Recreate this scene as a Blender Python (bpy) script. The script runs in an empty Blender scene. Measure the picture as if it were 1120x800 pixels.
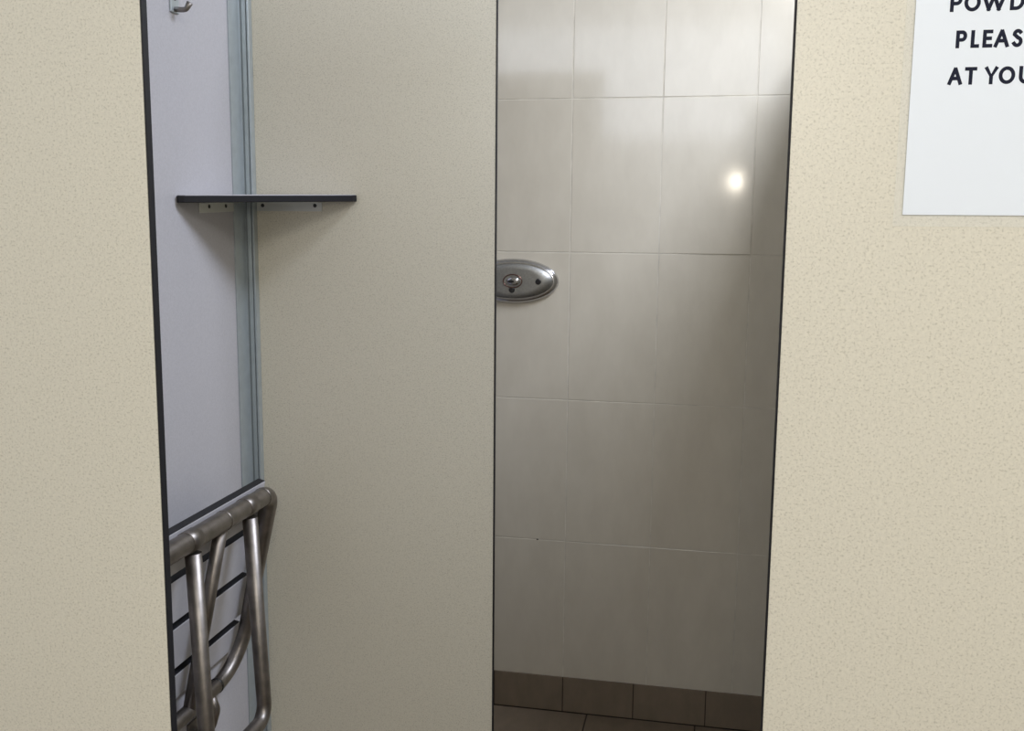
import bpy, bmesh, math
from mathutils import Vector, Matrix

scene = bpy.context.scene
COL = scene.collection

# ------------------------------------------------------------------ helpers
def box(bm, x0, x1, y0, y1, z0, z1, bev=0.0, mat=0, seg=2):
    t = bmesh.new()
    bmesh.ops.create_cube(t, size=1.0)
    for v in t.verts:
        v.co = Vector(((x0 + x1) / 2 + v.co.x * (x1 - x0), (y0 + y1) / 2 + v.co.y * (y1 - y0), (z0 + z1) / 2 + v.co.z * (z1 - z0)))
    if bev > 0:
        bmesh.ops.bevel(t, geom=list(t.edges), offset=bev, segments=seg, affect='EDGES', profile=0.5)
    merge(bm, t, mat)

def merge(bm, t, mat=0, M=None):
    if M is not None:
        t.transform(M)
    m = {}
    for v in t.verts:
        m[v] = bm.verts.new(v.co)
    for f in t.faces:
        try:
            nf = bm.faces.new([m[v] for v in f.verts])
            nf.material_index = mat
            nf.smooth = f.smooth
        except ValueError:
            pass
    t.free()

def fillet(pts, r, n=8, closed=False):
    pts = [Vector(p) for p in pts]
    out = []
    N = len(pts)
    for i, p in enumerate(pts):
        if not closed and (i == 0 or i == N - 1):
            out.append(p); continue
        a = pts[(i - 1) % N]; b = pts[(i + 1) % N]
        ri = r[i] if isinstance(r, (list, tuple)) else r
        u = (a - p).normalized(); w = (b - p).normalized()
        ang = u.angle(w)
        if ri <= 0 or ang > math.pi - 1e-3:
            out.append(p); continue
        d = ri / math.tan(ang / 2)
        c = p + (u + w).normalized() * (ri / math.sin(ang / 2))
        s = p + u * d - c; e = p + w * d - c
        tot = s.angle(e)
        for k in range(n + 1):
            q = k / n
            out.append(c + (s * math.sin((1 - q) * tot) + e * math.sin(q * tot)) / math.sin(tot))
    return out

def tube(bm, pts, r, seg=14, closed=False, mat=0):
    pts = [Vector(p) for p in pts]
    N = len(pts)
    tan = []
    for i in range(N):
        if closed:
            t = pts[(i + 1) % N] - pts[(i - 1) % N]
        else:
            t = pts[min(i + 1, N - 1)] - pts[max(i - 1, 0)]
        tan.append(t.normalized())
    ref = Vector((0, 0, 1)) if abs(tan[0].z) < 0.9 else Vector((1, 0, 0))
    nrm = (ref - tan[0] * ref.dot(tan[0])).normalized()
    rings = []
    for i in range(N):
        nrm = (nrm - tan[i] * nrm.dot(tan[i])).normalized()
        bn = tan[i].cross(nrm)
        rr = r[i] if isinstance(r, (list, tuple)) else r
        rings.append([bm.verts.new(pts[i] + (nrm * math.cos(a) + bn * math.sin(a)) * rr)
                      for a in (2 * math.pi * k / seg for k in range(seg))])
    M = N if closed else N - 1
    for i in range(M):
        A = rings[i]; B = rings[(i + 1) % N]
        for k in range(seg):
            f = bm.faces.new((A[k], A[(k + 1) % seg], B[(k + 1) % seg], B[k]))
            f.smooth = True; f.material_index = mat
    if not closed:
        bm.faces.new(list(reversed(rings[0]))).material_index = mat
        bm.faces.new(rings[-1]).material_index = mat

def prism(bm, poly, z0, z1, bev=0.0, mat=0):
    t = bmesh.new()
    lo = [t.verts.new((x, y, z0)) for x, y in poly]
    hi = [t.verts.new((x, y, z1)) for x, y in poly]
    n = len(poly)
    t.faces.new(list(reversed(lo))); t.faces.new(hi)
    for i in range(n):
        t.faces.new((lo[i], lo[(i + 1) % n], hi[(i + 1) % n], hi[i]))
    bmesh.ops.recalc_face_normals(t, faces=t.faces)
    if bev > 0:
        ed = [e for e in t.edges if abs(e.verts[0].co.z - e.verts[1].co.z) < 1e-6]
        bmesh.ops.bevel(t, geom=ed, offset=bev, segments=2, affect='EDGES', profile=0.5)
    merge(bm, t, mat)

def oval_dome(bm, cx, cy, cz, rings, seg=48, mat=0):
    """rings: list of (rx, rz, out) ellipses, out = distance towards -Y from cy"""
    R = []
    for rx, rz, o in rings:
        R.append([bm.verts.new((cx + rx * math.cos(2 * math.pi * k / seg), cy - o, cz + rz * math.sin(2 * math.pi * k / seg))) for k in range(seg)])
    for a, b in zip(R, R[1:]):
        for k in range(seg):
            f = bm.faces.new((a[k], a[(k + 1) % seg], b[(k + 1) % seg], b[k])); f.smooth = True; f.material_index = mat
    f = bm.faces.new(R[-1]); f.material_index = mat
    f = bm.faces.new(list(reversed(R[0]))); f.material_index = mat

def obj(name, bm, mats, parent=None, **props):
    bmesh.ops.recalc_face_normals(bm, faces=bm.faces)
    if parent is not None:
        off = Vector((0, 0, 0)); q = parent
        while q is not None:
            off += q.location; q = q.parent
        bm.transform(Matrix.Translation(-off))
    me = bpy.data.meshes.new(name)
    bm.to_mesh(me); bm.free()
    for m in (mats if isinstance(mats, (list, tuple)) else [mats]):
        me.materials.append(m)
    o = bpy.data.objects.new(name, me)
    COL.objects.link(o)
    o.parent = parent
    for k, v in props.items():
        o[k] = v
    return o

def thing(name, label, cat, loc):
    o = bpy.data.objects.new(name, None)
    o.empty_display_size = 0.05
    COL.objects.link(o)
    o.location = loc
    o['label'] = label; o['category'] = cat
    return o

# ------------------------------------------------------------------ materials
def newmat(name):
    m = bpy.data.materials.new(name); m.use_nodes = True
    nt = m.node_tree
    return m, nt, nt.nodes['Principled BSDF']

def plain(name, c, rough=0.5, metal=0.0, spec=0.5, var=0.0, scale=30, coat=0.0):
    m, nt, b = newmat(name)
    b.inputs['Roughness'].default_value = rough
    b.inputs['Metallic'].default_value = metal
    b.inputs['Specular IOR Level'].default_value = spec
    b.inputs['Coat Weight'].default_value = coat
    b.inputs['Base Color'].default_value = (*c, 1)
    if var > 0:
        tc = nt.nodes.new('ShaderNodeTexCoord'); n = nt.nodes.new('ShaderNodeTexNoise')
        n.inputs['Scale'].default_value = scale; n.inputs['Detail'].default_value = 4
        r = nt.nodes.new('ShaderNodeValToRGB')
        r.color_ramp.elements[0].position = 0.3; r.color_ramp.elements[1].position = 0.7
        r.color_ramp.elements[0].color = (*[x * (1 - var) for x in c], 1)
        r.color_ramp.elements[1].color = (*[min(1, x * (1 + var)) for x in c], 1)
        nt.links.new(tc.outputs['Object'], n.inputs['Vector']); nt.links.new(n.outputs['Fac'], r.inputs['Fac'])
        nt.links.new(r.outputs['Color'], b.inputs['Base Color'])
    return m

def laminate(name, c, speck, amount=0.5, rough=0.35, spec=0.5):
    """high pressure laminate with a fine printed speckle"""
    m, nt, b = newmat(name)
    L = nt.links.new
    tc = nt.nodes.new('ShaderNodeTexCoord')
    n1 = nt.nodes.new('ShaderNodeTexNoise'); n1.inputs['Scale'].default_value = 470; n1.inputs['Detail'].default_value = 2
    r1 = nt.nodes.new('ShaderNodeValToRGB')
    r1.color_ramp.elements[0].position = 0.30; r1.color_ramp.elements[1].position = 0.46
    r1.color_ramp.elements[0].color = (1, 1, 1, 1); r1.color_ramp.elements[1].color = (0, 0, 0, 1)
    n2 = nt.nodes.new('ShaderNodeTexNoise'); n2.inputs['Scale'].default_value = 300; n2.inputs['Detail'].default_value = 3
    r2 = nt.nodes.new('ShaderNodeValToRGB')
    r2.color_ramp.elements[0].position = 0.35; r2.color_ramp.elements[1].position = 0.65
    r2.color_ramp.elements[0].color = (*[x * 0.96 for x in c], 1); r2.color_ramp.elements[1].color = (*[min(1, x * 1.04) for x in c], 1)
    mu = nt.nodes.new('ShaderNodeMath'); mu.operation = 'MULTIPLY'; mu.inputs[1].default_value = amount
    mx = nt.nodes.new('ShaderNodeMix'); mx.data_type = 'RGBA'
    L(tc.outputs['Object'], n1.inputs['Vector']); L(tc.outputs['Object'], n2.inputs['Vector'])
    L(n1.outputs['Fac'], r1.inputs['Fac']); L(n2.outputs['Fac'], r2.inputs['Fac'])
    L(r1.outputs['Color'], mu.inputs[0]); L(mu.outputs[0], mx.inputs['Factor'])
    L(r2.outputs['Color'], mx.inputs['A']); mx.inputs['B'].default_value = (*speck, 1)
    L(mx.outputs['Result'], b.inputs['Base Color'])
    b.inputs['Roughness'].default_value = rough
    b.inputs['Specular IOR Level'].default_value = spec
    bp = nt.nodes.new('ShaderNodeBump'); bp.inputs['Strength'].default_value = 0.12; bp.inputs['Distance'].default_value = 0.0006
    L(n2.outputs['Fac'], bp.inputs['Height']); L(bp.outputs['Normal'], b.inputs['Normal'])
    return m

def tilemat(name, c, c2, rough, scale=9, bump=0.08, spec=0.5, coat=0.0):
    m, nt, b = newmat(name)
    L = nt.links.new
    tc = nt.nodes.new('ShaderNodeTexCoord')
    n = nt.nodes.new('ShaderNodeTexNoise'); n.inputs['Scale'].default_value = scale; n.inputs['Detail'].default_value = 6
    n.inputs['Roughness'].default_value = 0.6
    mp = nt.nodes.new('ShaderNodeMapping'); mp.inputs['Scale'].default_value = (2.2, 1, 1)
    r = nt.nodes.new('ShaderNodeValToRGB')
    r.color_ramp.elements[0].position = 0.32; r.color_ramp.elements[1].position = 0.68
    r.color_ramp.elements[0].color = (*c, 1); r.color_ramp.elements[1].color = (*c2, 1)
    L(tc.outputs['Object'], mp.inputs['Vector']); L(mp.outputs['Vector'], n.inputs['Vector'])
    L(n.outputs['Fac'], r.inputs['Fac']); L(r.outputs['Color'], b.inputs['Base Color'])
    b.inputs['Roughness'].default_value = rough
    b.inputs['Specular IOR Level'].default_value = spec
    b.inputs['Coat Weight'].default_value = coat; b.inputs['Coat Roughness'].default_value = 0.10
    n2 = nt.nodes.new('ShaderNodeTexNoise'); n2.inputs['Scale'].default_value = 60; n2.inputs['Detail'].default_value = 3
    bp = nt.nodes.new('ShaderNodeBump'); bp.inputs['Strength'].default_value = bump; bp.inputs['Distance'].default_value = 0.001
    L(tc.outputs['Object'], n2.inputs['Vector']); L(n2.outputs['Fac'], bp.inputs['Height']); L(bp.outputs['Normal'], b.inputs['Normal'])
    return m

M_LAM = laminate('beige_speckled_laminate', (0.695, 0.658, 0.55), (0.38, 0.35, 0.27), 0.52)
M_SIDE = laminate('pale_grey_laminate', (0.45, 0.443, 0.475), (0.34, 0.335, 0.36), 0.3)
M_CORE = plain('black_phenolic_core', (0.011, 0.011, 0.014), 0.55, 0, 0.3)
M_ALU = plain('anodised_aluminium', (0.46, 0.51, 0.54), 0.38, 0.55, 0.5, 0.05, 60)
M_ALU_SHADE = plain('aluminium_groove_shade', (0.25, 0.28, 0.30), 0.45, 0.5)  # darker copy of the aluminium, paints shade into the channel grooves
M_STEEL = plain('worn_stainless_steel', (0.235, 0.215, 0.20), 0.42, 1.0, 0.5, 0.2, 45)
M_CHROME = plain('polished_chrome', (0.62, 0.62, 0.64), 0.14, 1.0)
M_BRUSH = plain('brushed_steel', (0.36, 0.355, 0.335), 0.46, 1.0, 0.5, 0.1, 200)
M_TILE = tilemat('cream_glazed_tile', (0.60, 0.548, 0.45), (0.645, 0.592, 0.49), 0.32, coat=0.7)
M_GROUT = plain('pale_grout', (0.64, 0.595, 0.51), 0.8, 0, 0.2, 0.15, 25)
M_BROWN = tilemat('brown_quarry_tile', (0.19, 0.15, 0.105), (0.225, 0.175, 0.125), 0.55, 14, 0.2, 0.35)
M_DGROUT = plain('dark_grout', (0.055, 0.042, 0.032), 0.85, 0, 0.2)
M_SLAT = plain('pale_seat_laminate', (0.50, 0.495, 0.53), 0.35, 0, 0.5, 0.03, 120)
M_BRK = plain('satin_aluminium_bracket', (0.62, 0.63, 0.60), 0.4, 0.35)
M_SCREW = plain('dark_screw', (0.06, 0.06, 0.06), 0.4, 0.8)
M_BLACK = plain('black_plastic', (0.015, 0.014, 0.014), 0.35)
M_COPPER = plain('coppery_button_ring', (0.20, 0.12, 0.10), 0.35, 1.0)
M_PAPER = plain('white_paper', (0.79, 0.84, 0.90), 0.4, 0, 0.5)
M_INK = plain('black_ink', (0.016, 0.018, 0.034), 0.8, 0, 0.15)
M_WALL = plain('painted_wall', (0.62, 0.60, 0.55), 0.8, 0, 0.2)
M_CEIL = plain('white_ceiling', (0.75, 0.76, 0.77), 0.9, 0, 0.2)
M_FILM, nt, b = newmat('clear_laminating_film')
b.inputs['Base Color'].default_value = (0.95, 0.97, 0.95, 1)
b.inputs['Roughness'].default_value = 0.12
b.inputs['Alpha'].default_value = 0.12

# ------------------------------------------------------------------ setting
XL = -0.865           # side wall of the cubicle
YF = 0.93             # front face of the front panels
YP = 1.76             # front face of the middle partition
YB = 2.632            # face of the tiled back wall
HP = 1.90             # height of the cubicle panels

# tiled floor
bm = bmesh.new()
box(bm, -2.0, 2.0, -1.7, YB + 0.06, -0.06, -0.0015, 0, 1)
pit = 0.302
for i in range(-7, 8):
    for j in range(0, 15):
        x0 = -0.297 + pit * i + 0.002; x1 = x0 + pit - 0.004
        y1 = YB - 0.004 - pit * j; y0 = y1 - pit + 0.004
        x0 = max(x0, -2.0); x1 = min(x1, 2.0); y0 = max(y0, -1.7)
        if x1 - x0 < 0.03 or y1 - y0 < 0.03: continue
        box(bm, x0, x1, y0, y1, -0.02, 0.0, 0.0012, 0, 1)
obj('floor', bm, [M_BROWN, M_DGROUT], kind='structure')

# tiled back wall, real tiles on a grout bed
bm = bmesh.new()
box(bm, -0.93, 0.32, YB + 0.0007, YB + 0.06, 0.0, 2.70, 0, 1)
import random; rnd = random.Random(4); GLINT_TILT = -0.0143
TW, TH, g = 0.23455, 0.400, 0.0012
for i in range(-3, 5):
    for k in range(0, 7):
        x0 = -0.3673 + TW * i + g; x1 = x0 + TW - 2 * g
        z0 = 0.1043 + TH * k + g; z1 = z0 + TH - 2 * g
        x0 = max(x0, -0.93); x1 = min(x1, 0.32); z1 = min(z1, 2.70)
        if x1 - x0 < 0.02 or z1 - z0 < 0.02: continue
        t = bmesh.new(); box(t, x0, x1, YB, YB + 0.02, z0, z1, 0.0009, 0, 2)
        # hand-set tiles are never quite in one plane
        tilt, out = rnd.uniform(-0.0015, 0.0015), 0.0
        if (i, k) == (1, 3): tilt, out = GLINT_TILT, 0.0012  # this one is turned further on purpose, to place the lamp's glint
        cc = Vector(((x0 + x1) / 2, YB, 0))
        merge(bm, t, 0, Matrix.Translation(cc + Vector((0, -out, 0))) @ Matrix.Rotation(tilt, 4, 'Z') @ Matrix.Translation(-cc))
# brown mark on the lower joint
oval_dome(bm, -0.446, YB + 0.0011, 0.504, [(0.0035, 0.002, 0), (0.0032, 0.0019, 0.001), (0.001, 0.001, 0.0014)], 10, 2)
obj('wall_back', bm, [M_TILE, M_GROUT, M_DGROUT], kind='structure')

# brown tile skirting
bm = bmesh.new()
box(bm, -0.864, 0.261, YB - 0.001, YB + 0.004, 0.0, 0.1040, 0, 1)
for i in range(-3, 5):
    x0 = -0.3673 + 0.1996 * i + 0.0013; x1 = x0 + 0.1996 - 0.0026
    x0 = max(x0, -0.864); x1 = min(x1, 0.261)
    if x1 - x0 < 0.02: continue
    box(bm, x0, x1, YB - 0.0035, YB + 0.004, 0.0025, 0.1043, 0.001, 0, 2)
obj('baseboard_back', bm, [M_BROWN, M_DGROUT], kind='structure')

def panel(name, x0, x1, y0, y1, z0, z1, mat, edges, label):
    """compact laminate panel; edges = list of exposed black edge boxes as children"""
    bm = bmesh.new(); box(bm, x0, x1, y0, y1, z0, z1)
    o = obj(name, bm, mat, kind='structure', label=label, category='panel')
    for e in edges:
        bm = bmesh.new(); box(bm, *e, 0.0012, 0, 1)
        obj('panel_edge', bm, M_CORE, o, label='black core edge of the panel')
    return o

# side wall of the cubicle (left)
panel('wall_left', XL - 0.013, XL, YF + 0.012, YB, 0.0, HP, M_SIDE, [], 'pale grey laminate side wall of the cubicle carrying the hook and folding seat')
# middle partition between the dry area and the shower
panel('wall_middle', XL + 0.001, -0.3835, YP, YP + 0.012, 0.0, HP, M_LAM,
      [(-0.3835, -0.3820, YP - 0.0004, YP + 0.0124, 0.0, HP)], 'beige speckled laminate partition behind the corner shelf')
# front panels
XE = -0.5635
panel('wall_front_left', -1.70, XE - 0.002, YF, YF + 0.0105, 0.0, HP, M_LAM,
      [(XE - 0.002, XE, YF - 0.0003, YF + 0.0108, 0.0, HP)], 'beige speckled laminate front panel with black edge at left of the opening')
XR = 0.0650
panel('wall_front_right', XR + 0.0016, 1.70, YF, YF + 0.0115, 0.0, HP, M_LAM,
      [(XR, XR + 0.0016, YF - 0.0010, YF + 0.0125, 0.0, HP)], 'beige speckled laminate front panel that carries the paper notice')
# right side wall of the shower (behind the front right panel)
panel('wall_right', 0.262, 0.275, YF + 0.013, YB, 0.0, HP, M_LAM, [], 'beige laminate side wall of the shower behind the right front panel')

# the washroom around the cubicle
bm = bmesh.new(); box(bm, -2.0, 2.0, -1.76, -1.70, 0.0, 2.75); obj('wall_rear', bm, M_WALL, kind='structure')
bm = bmesh.new(); box(bm, -2.06, -2.0, -1.76, YB + 0.06, 0.0, 2.75); obj('wall_outer_left', bm, M_WALL, kind='structure')
bm = bmesh.new(); box(bm, 2.0, 2.06, -1.76, YB + 0.06, 0.0, 2.75); obj('wall_outer_right', bm, M_WALL, kind='structure')
bm = bmesh.new(); box(bm, -2.0, -0.931, YB, YB + 0.06, 0.0, 2.75); obj('wall_back_left', bm, M_WALL, kind='structure')
bm = bmesh.new(); box(bm, 0.321, 2.0, YB, YB + 0.06, 0.0, 2.75); obj('wall_back_right', bm, M_WALL, kind='structure')
bm = bmesh.new(); box(bm, -2.06, 2.06, -1.76, YB + 0.06, 2.75, 2.80); obj('ceiling', bm, M_CEIL, kind='structure')

# aluminium corner channel holding the partition to the side wall
bm = bmesh.new()
prof = [(0, 0), (0, -0.0555), (0.002, -0.0555), (0.002, -0.0155), (0.0035, -0.0125), (0.0065, -0.0125), (0.0075, -0.014),
        (0.0145, -0.014), (0.0150, -0.0112), (0.0165, -0.0112), (0.0170, -0.014), (0.0195, -0.014), (0.0205, -0.013), (0.0205, 0)]
t = bmesh.new()
n = len(prof)
lo = [t.verts.new((XL + 0.0003 + x, YP - 0.0003 + y, 0.0)) for x, y in prof]
hi = [t.verts.new((XL + 0.0003 + x, YP - 0.0003 + y, HP)) for x, y in prof]
for i in range(n):
    f = t.faces.new((lo[i], lo[(i + 1) % n], hi[(i + 1) % n], hi[i]))
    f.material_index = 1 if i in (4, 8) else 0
t.faces.new(hi); t.faces.new(list(reversed(lo)))
mi = [f.material_index for f in t.faces]
m_ = {}
for v in t.verts: m_[v] = bm.verts.new(v.co)
for f in t.faces:
    nf = bm.faces.new([m_[v] for v in f.verts]); nf.material_index = f.material_index
t.free()
obj('trim_1', bm, [M_ALU, M_ALU_SHADE], kind='structure', label='aluminium corner channel between side wall and partition')

# ------------------------------------------------------------------ corner shelf
ZS = 1.4090
sh = thing('corner_shelf', 'thin black-edged triangular corner shelf on two small brackets', 'shelf', (XL, YP, ZS))
XS, YS = -0.6425, 1.503
A = [(XL + 0.0008, YP - 0.0158), (XL + 0.0008, YS + 0.004), (XL + 0.006, YS), (XL + 0.014, YS + 0.004), (XS - 0.004, YP - 0.018), (XS, YP - 0.008), (XS - 0.004, YP - 0.0008), (XL + 0.022, YP - 0.0008), (XL + 0.022, YP - 0.0158)]
bm = bmesh.new()
prism(bm, A, ZS, ZS + 0.0118, 0.0013)
board = obj('board', bm, M_CORE, sh)
bm = bmesh.new()
c = Vector((sum(p[0] for p in A) / len(A), sum(p[1] for p in A) / len(A)))
B = [tuple(c + (Vector(p) - c) * 0.985) for p in A]
prism(bm, B, ZS + 0.0112, ZS + 0.0126, 0.0004)
obj('laminate_face', bm, M_SIDE, sh, label='pale laminate top face of the shelf')
def bracket(pv, horiz, screws):
    """small angle: pv=(x0,x1,y0,y1) of the upright leaf"""
    x0, x1, y0, y1 = pv
    bm = bmesh.new()
    box(bm, x0, x1, y0, y1, ZS - 0.0185, ZS - 0.0002, 0.0005, 0, 1)
    box(bm, *horiz, ZS - 0.0022, ZS - 0.0002, 0.0004, 0, 1)
    o = obj('bracket', bm, M_BRK, sh)
    for s in screws:
        bm = bmesh.new()
        (sx, sy, ax) = s
        p = Vector((sx, sy, ZS - 0.0078)); d = Vector((1, 0, 0)) if ax == 'x' else Vector((0, -1, 0))
        tube(bm, [p - d * 0.001, p + d * 0.0006, p + d * 0.0015, p + d * 0.0018], [0.0036, 0.0036, 0.0026, 0.0008], 12)
        obj('screw', bm, M_SCREW, o)
bracket((-0.8435, -0.7130, YP - 0.0024, YP - 0.0004), (-0.8435, -0.7130, YP - 0.020, YP - 0.0004),
        [(-0.8313, YP - 0.0024, 'y'), (-0.7268, YP - 0.0024, 'y')])
bracket((XL + 0.0004, XL + 0.0024, 1.578, 1.703), (XL + 0.0004, XL + 0.020, 1.578, 1.703),
        [(XL + 0.0024, 1.611, 'x'), (XL + 0.0024, 1.672, 'x')])

sh.location.z += 0.0085; sh.rotation_euler.x = 0.034   # the shelf has sagged at the front

# ------------------------------------------------------------------ coat hook
hk = thing('coat_hook', 'small grey metal coat hook high on the pale side wall', 'hook', (XL, 1.520, 1.712))
bm = bmesh.new()
box(bm, XL - 0.0003, XL + 0.0035, 1.508, 1.534, 1.712, 1.776, 0.0015)
obj('base_plate', bm, M_ALU, hk)
bm = bmesh.new()
pts = fillet([(XL + 0.003, 1.520, 1.7175), (XL + 0.014, 1.520, 1.7165), (XL + 0.0225, 1.520, 1.7165), (XL + 0.0300, 1.520, 1.7270)], [0, 0.012, 0.006, 0], 6)
tube(bm, pts, [0.0042] * (len(pts) - 1) + [0.0052], 12)
obj('lower_prong', bm, M_STEEL, hk)
bm = bmesh.new()
pts = fillet([(XL + 0.003, 1.520, 1.765), (XL + 0.030, 1.520, 1.772), (XL + 0.046, 1.520, 1.800)], 0.012, 6)
tube(bm, pts, 0.0045, 12)
obj('upper_prong', bm, M_STEEL, hk)
for z in (1.735, 1.752):
    bm = bmesh.new(); tube(bm, [(XL + 0.003, 1.520, z), (XL + 0.0045, 1.520, z), (XL + 0.005, 1.520, z)], [0.004, 0.004, 0.002], 10)
    obj('screw', bm, M_SCREW, hk)

# ------------------------------------------------------------------ folding seat
TAN = 0.215
up = Vector((TAN, 0, 1)).normalized(); nn = Vector((1, 0, -TAN)).normalized()
O = Vector((-0.767, 0, 0.8930))
def P(y, s, o=0.0):
    v = O + up * s + nn * o
    return Vector((v.x, y, v.z))
YA, YZ = 1.175, 1.622
st = thing('folding_seat', 'folded-up slatted seat with worn steel tube frame against the side wall', 'seat', (XL + 0.02, 1.445, 0.56))
RB = 0.0130; RT = 0.0166
bm = bmesh.new()
SB = -0.346
loop = fillet([P(YZ, 0), P(YZ, SB), P(YA, SB), P(YA, 0)], [0.030, 0.085, 0.085, 0.030], 10, closed=True)
def rail(v):
    s_ = (v.z - O.z) / up.z
    k_ = min(1.0, max(0.0, (s_ + 0.075) / 0.055))
    return RB + (RT - RB) * k_
tube(bm, loop, [rail(v) for v in loop], 16, closed=True)
fr = obj('seat_frame', bm, M_STEEL, st)
bm = bmesh.new()
tube(bm, [P(1.440, -0.006), P(1.440, SB + 0.004)], 0.0112, 14)
obj('cross_tube', bm, M_STEEL, st)
# slats with black core, pale faces
tops = [0.0155, -0.075, -0.169, -0.266]
for i, tp in enumerate(tops):
    w = (0.078, 0.081, 0.083, 0.052)[i]
    bm = bmesh.new()
    t = bmesh.new()
    box(t, -0.0070, 0.0070, YA - 0.012, YZ + 0.010, -w, 0.0, 0.001)
    Mx = Matrix(((nn.x, 0, up.x, 0), (0, 1, 0, 0), (nn.z, 0, up.z, 0), (0, 0, 0, 1)))
    base = P(0, tp, -RT - 0.0085)
    merge(bm, t, 0, Matrix.Translation(base) @ Mx)
    s = obj('slat', bm, M_CORE, st)
    bm = bmesh.new(); t = bmesh.new()
    box(t, 0.0066, 0.0078, YA - 0.0112, YZ + 0.0092, -w + 0.0012, -0.0012, 0.0004, 0, 1)
    merge(bm, t, 0, Matrix.Translation(base) @ Mx)
    obj('slat_face', bm, M_SLAT, s, label='pale laminate face of the slat')
# U-shaped leg hanging from the front rail
YL0, YL1 = 1.338, 1.530
bm = bmesh.new()
XA = O.x + 0.004
pts = fillet([(XA, YL1, 0.874), (XA + 0.016, YL1 + 0.004, 0.505), (XA + 0.016, YL0 - 0.004, 0.505), (XA, YL0, 0.874)], [0, 0.030, 0.030, 0], 10)
tube(bm, pts, RB, 16)
leg = obj('leg', bm, M_STEEL, st, label='U-shaped steel leg folded against the seat')
for y in (YL0, YL1):
    bm = bmesh.new()
    tube(bm, [P(y - 0.015, 0), P(y - 0.0145, 0), P(y + 0.0145, 0), P(y + 0.015, 0)], [RT + 0.0003, RT + 0.0012, RT + 0.0012, RT + 0.0003], 18)
    obj('pivot_collar', bm, M_STEEL, leg)
for y in (1.445, 1.590):
    bm = bmesh.new()
    tube(bm, [P(y - 0.003, 0), P(y - 0.0025, 0), P(y + 0.0025, 0), P(y + 0.003, 0)], [RT, RT + 0.0008, RT + 0.0008, RT], 18)
    obj('weld_bead', bm, M_STEEL, fr)
bm = bmesh.new()
tube(bm, [P(1.532, SB), P(1.533, SB), P(1.537, SB), P(1.538, SB)], [RB, RB + 0.0012, RB + 0.0012, RB], 18)
obj('weld_bead', bm, M_SCREW, fr)
# hinge lugs at the wall
for y in (1.508, 1.345):
    bm = bmesh.new()
    q = P(y, SB)
    pts = fillet([q + Vector((0.002, 0, -0.006)), q + Vector((0.012, 0, -0.030)), q + Vector((0.004, -0.004, -0.062)), (XL + 0.012, y - 0.008, q.z - 0.075), (XL + 0.004, y - 0.008, q.z - 0.075)], [0, 0.02, 0.02, 0.006, 0], 6)
    tube(bm, pts, 0.0085, 12)
    h = obj('hinge_arm', bm, M_STEEL, st)
    bm = bmesh.new(); box(bm, XL + 0.0004, XL + 0.005, y - 0.036, y + 0.020, q.z - 0.105, q.z - 0.045, 0.0015)
    obj('wall_plate', bm, M_STEEL, h)

# ------------------------------------------------------------------ shower control
cx, cz = -0.5199, 1.2262
sc_ = thing('shower_control', 'oval steel push-button shower plate on the cream tiles', 'shower control', (cx, YB, cz))
a, b_ = 0.1235, 0.0600
bm = bmesh.new()
oval_dome(bm, cx, YB - 0.0003, cz, [(a, b_, 0), (a, b_, 0.004), (a * 0.985, b_ * 0.97, 0.009), (a * 0.94, b_ * 0.89, 0.014), (a * 0.90, b_ * 0.81, 0.016), (a * 0.885, b_ * 0.78, 0.0155)], 64)
obj('rim', bm, M_CHROME, sc_)
bm = bmesh.new()
oval_dome(bm, cx, YB - 0.012, cz, [(a * 0.89, b_ * 0.79, 0), (a * 0.885, b_ * 0.78, 0.0042), (a * 0.60, b_ * 0.55, 0.0045), (a * 0.2, b_ * 0.2, 0.0046)], 64)
obj('face_plate', bm, M_BRUSH, sc_)
bm = bmesh.new()
for r0 in (0,):
    ring = [(cx + 0.0255 * math.cos(t_), YB - 0.0180, cz + 0.0175 * math.sin(t_)) for t_ in (2 * math.pi * k / 40 for k in range(40))]
    tube(bm, ring, 0.0016, 8, closed=True)
pb = obj('button_ring', bm, M_COPPER, sc_, label='coppery ring around the push button')
bm = bmesh.new()
oval_dome(bm, cx + 0.002, YB - 0.0168, cz, [(0.0185, 0.0120, 0), (0.0175, 0.0112, 0.004), (0.012, 0.008, 0.0062), (0.004, 0.003, 0.0066)], 32)
obj('push_button', bm, M_CHROME, sc_)
bm = bmesh.new()
oval_dome(bm, cx - 0.004, YB - 0.0200, cz - 0.001, [(0.010, 0.0045, 0), (0.009, 0.004, 0.0045)], 20)
obj('button_mark', bm, M_BLACK, sc_)
for (sx, sz) in ((cx + 0.0700, cz - 0.0005), (cx - 0.0020, cz - 0.0240), (cx - 0.0700, cz - 0.0005)):
    bm = bmesh.new()
    tube(bm, [(sx, YB - 0.0150, sz), (sx, YB - 0.0182, sz), (sx, YB - 0.0190, sz)], [0.0078, 0.0078, 0.0056], 18)
    obj('screw', bm, M_BLACK, sc_)

# ------------------------------------------------------------------ paper notice
px0, pz0 = 0.1645, 1.3905
PW, PH = 0.297, 0.210
nt_ = thing('paper_notice', 'white laminated paper notice with black capitals on the right front panel', 'notice', (px0 + PW / 2, YF, pz0))
bm = bmesh.new(); box(bm, px0 - 0.0075, px0 + PW + 0.0075, YF - 0.0006, YF - 0.0002, pz0 - 0.0100, pz0 + PH + 0.0100, 0, 0)
obj('laminate_pouch', bm, M_FILM, nt_, label='clear plastic margin of the notice')
bm = bmesh.new(); box(bm, px0, px0 + PW, YF - 0.0012, YF - 0.0007, pz0, pz0 + PH, 0, 0)
paper = obj('paper_sheet', bm, M_PAPER, nt_)

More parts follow.
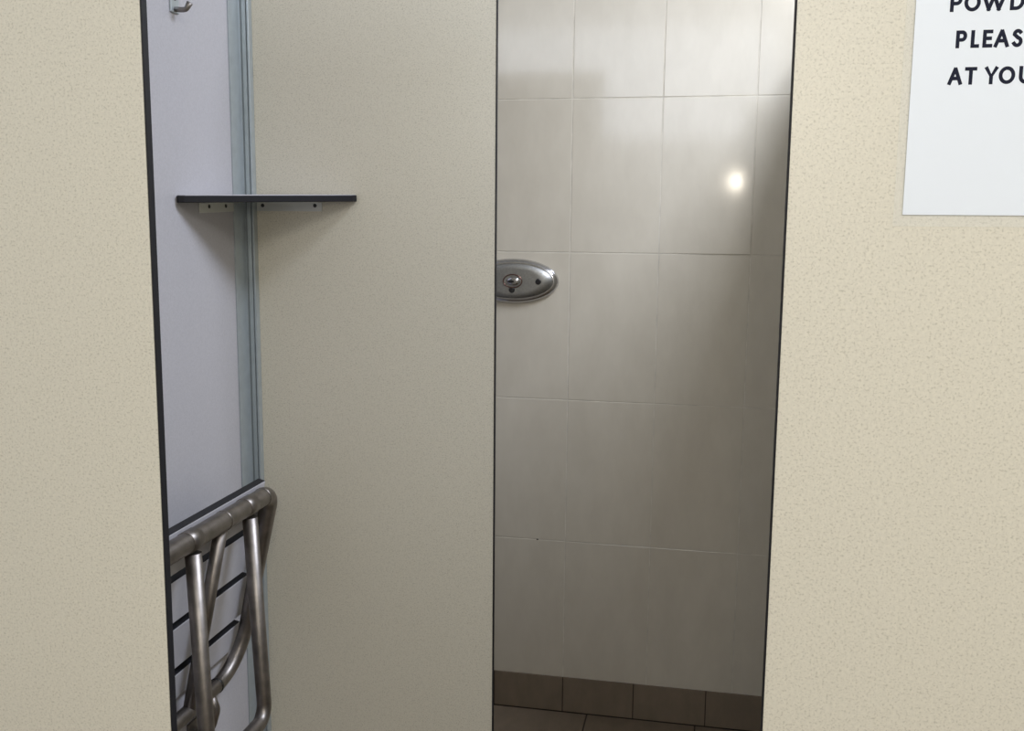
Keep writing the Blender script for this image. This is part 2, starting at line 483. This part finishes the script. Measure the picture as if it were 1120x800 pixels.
def arc(cx_, cz_, rx, rz, a0, a1, n=14):
    return [(cx_ + rx * math.cos(math.radians(a0 + (a1 - a0) * k / n)), cz_ + rz * math.sin(math.radians(a0 + (a1 - a0) * k / n))) for k in range(n + 1)]
# letters on a unit box (width 1, height 1), stroke centre lines
GL = {
 'P': [[(0, 0), (0, 1)], [(0, 1), (.5, 1)] + arc(.55, .73, .42, .27, 80, -80) + [(.5, .46), (0, .46)]],
 'O': [arc(.5, .5, .5, .5, 0, 360, 32)],
 'W': [[(0, 1), (.26, 0)], [(.26, 0), (.5, .93)], [(.5, .93), (.74, 0)], [(.74, 0), (1, 1)]],
 'D': [[(0, 0), (0, 1), (.4, 1)] + arc(.4, .5, .6, .5, 85, -85, 16) + [(.4, 0), (0, 0)]],
 'L': [[(0, 1), (0, 0), (1, 0)]],
 'E': [[(1, 1), (0, 1), (0, 0), (1, 0)], [(0, .52), (.86, .52)]],
 'A': [[(0, 0), (.47, .98)], [(.53, .98), (1, 0)], [(.2, .33), (.8, .33)]],
 'S': [arc(.52, .75, .42, .25, 40, 180, 10) + arc(.5, .25, .46, .27, 82, -150, 14)],
 'T': [[(0, 1), (1, 1)], [(.5, 1), (.5, 0)]],
 'Y': [[(0, 1), (.5, .42), (1, 1)], [(.5, .42), (.5, 0)]],
 'U': [[(0, 1), (0, .38)] + arc(.5, .38, .5, .38, 180, 360, 14) + [(1, 1)]],
 'R': [[(0, 0), (0, 1)], [(0, 1), (.5, 1)] + arc(.5, .75, .42, .25, 80, -80) + [(.5, .5), (0, .5)], [(.5, .5), (1, 0)]],
}
def stroke(bm, pts, w, y):
    raw = [Vector(p) for p in pts]
    pts = [raw[0]]
    for p in raw[1:]:
        if (p - pts[-1]).length > 1e-5: pts.append(p)
    closed = len(pts) > 2 and (pts[0] - pts[-1]).length < 1e-5
    if closed: pts = pts[:-1]
    else:
        pts[0] = pts[0] + (pts[0] - pts[1]).normalized() * w * 0.5
        pts[-1] = pts[-1] + (pts[-1] - pts[-2]).normalized() * w * 0.5
    N = len(pts); L_, R_ = [], []
    for i, p in enumerate(pts):
        a_ = pts[(i - 1) % N] if (closed or i > 0) else None
        c_ = pts[(i + 1) % N] if (closed or i < N - 1) else None
        d1 = (p - a_).normalized() if a_ is not None else (c_ - p).normalized()
        d2 = (c_ - p).normalized() if c_ is not None else d1
        n1 = Vector((-d1.y, d1.x)); n2 = Vector((-d2.y, d2.x))
        m = (n1 + n2)
        m = m.normalized() if m.length > 1e-5 else n1
        k = min(1.0 / max(m.dot(n1), 0.35), 1.42)
        L_.append(bm.verts.new((*(p + m * w / 2 * k), 0))); R_.append(bm.verts.new((*(p - m * w / 2 * k), 0)))
    for i in range(N if closed else N - 1):
        j = (i + 1) % N
        bm.faces.new((L_[i], L_[j], R_[j], R_[i]))
    for v in L_ + R_:
        x, z = v.co.x, v.co.y
        v.co = Vector((x, y, z))
KX = 1.0 / 1385.0
CAP = 0.0146; SW = 0.0030
def line(word, spans, xref, zb):
    for n_, (ch, (a0, a1)) in enumerate(zip(word, spans)):
        x0 = 0.1973 + (a0 - xref) * KX + SW / 2; x1 = 0.1973 + (a1 - xref) * KX - SW / 2
        bm = bmesh.new()
        for k_, s_ in enumerate(GL[ch]):
            stroke(bm, [(x0 + p[0] * (x1 - x0), zb + SW / 2 + p[1] * (CAP - SW)) for p in s_], SW, YF - 0.00128 - 0.00005 * k_)
        obj('letter', bm, M_INK, paper)
line('POWDER', [(1037.5, 1051), (1053, 1071), (1072, 1099), (1103, 1118.5), (1123, 1133), (1137, 1151)], 1045, 1.5610)
line('PLEASE', [(1044.5, 1057), (1061, 1070.5), (1074, 1085), (1086.5, 1103), (1105.5, 1118), (1122.5, 1133)], 1043, 1.5311)
line('ATYOUR', [(1036.5, 1052.5), (1055, 1068.5), (1077, 1091.5), (1092.5, 1110.5), (1114.5, 1129), (1134, 1148)], 1041, 1.5008)

# ------------------------------------------------------------------ lights
def area(name, loc, rot, size, energy, col, sy=None):
    l = bpy.data.lights.new(name, 'AREA'); l.energy = energy; l.color = col
    l.shape = 'RECTANGLE' if sy else 'SQUARE'; l.size = size
    if sy: l.size_y = sy
    o = bpy.data.objects.new(name, l); o.location = loc; o.rotation_euler = rot
    COL.objects.link(o); return o
area('cool_ceiling_light', (0.68, 1.62, 2.70), (0, 0, 0), 0.4, 50, (0.80, 0.865, 1.0), 0.9)
area('room_ceiling_light', (1.0, -0.45, 2.70), (0, 0, 0), 1.3, 30, (1.0, 0.97, 0.91), 0.9)
area('window_daylight', (-0.60, -1.66, 2.33), (math.radians(84), 0, 0), 2.0, 22, (0.83, 0.89, 1.0), 0.74)
pl = bpy.data.lights.new('lamp_behind_camera', 'POINT'); pl.energy = 7.5; pl.color = (1.0, 0.91, 0.76); pl.shadow_soft_size = 0.03
o = bpy.data.objects.new('lamp_behind_camera', pl); o.location = (0.047, -0.30, 1.615); COL.objects.link(o)  # unseen lamp close behind the camera, inferred from the tile glint, on no wall

w = bpy.data.worlds.new('World'); scene.world = w; w.use_nodes = True
w.node_tree.nodes['Background'].inputs['Color'].default_value = (0.8, 0.87, 1, 1)
w.node_tree.nodes['Background'].inputs['Strength'].default_value = 0.2

# ------------------------------------------------------------------ camera
pi_, ya, ro = 0.1430, 0.1961, 0.0088
F = Vector((-math.sin(ya) * math.cos(pi_), math.cos(ya) * math.cos(pi_), -math.sin(pi_)))
R = Vector((math.cos(ya), math.sin(ya), 0)); U = R.cross(F)
R2 = R * math.cos(ro) + U * math.sin(ro); U2 = -R * math.sin(ro) + U * math.cos(ro)
cam = bpy.data.cameras.new('Camera'); cam.sensor_width = 36; cam.lens = 1080 / 1120 * 36; cam.clip_start = 0.02
co = bpy.data.objects.new('Camera', cam); COL.objects.link(co)
co.matrix_world = Matrix(((R2.x, U2.x, -F.x, 0), (R2.y, U2.y, -F.y, 0), (R2.z, U2.z, -F.z, 1.38), (0, 0, 0, 1)))
scene.camera = co

vs = scene.view_settings
vs.view_transform = 'Standard'; vs.look = 'None'; vs.exposure = 0.0; vs.gamma = 1.0; vs.use_curve_mapping = False
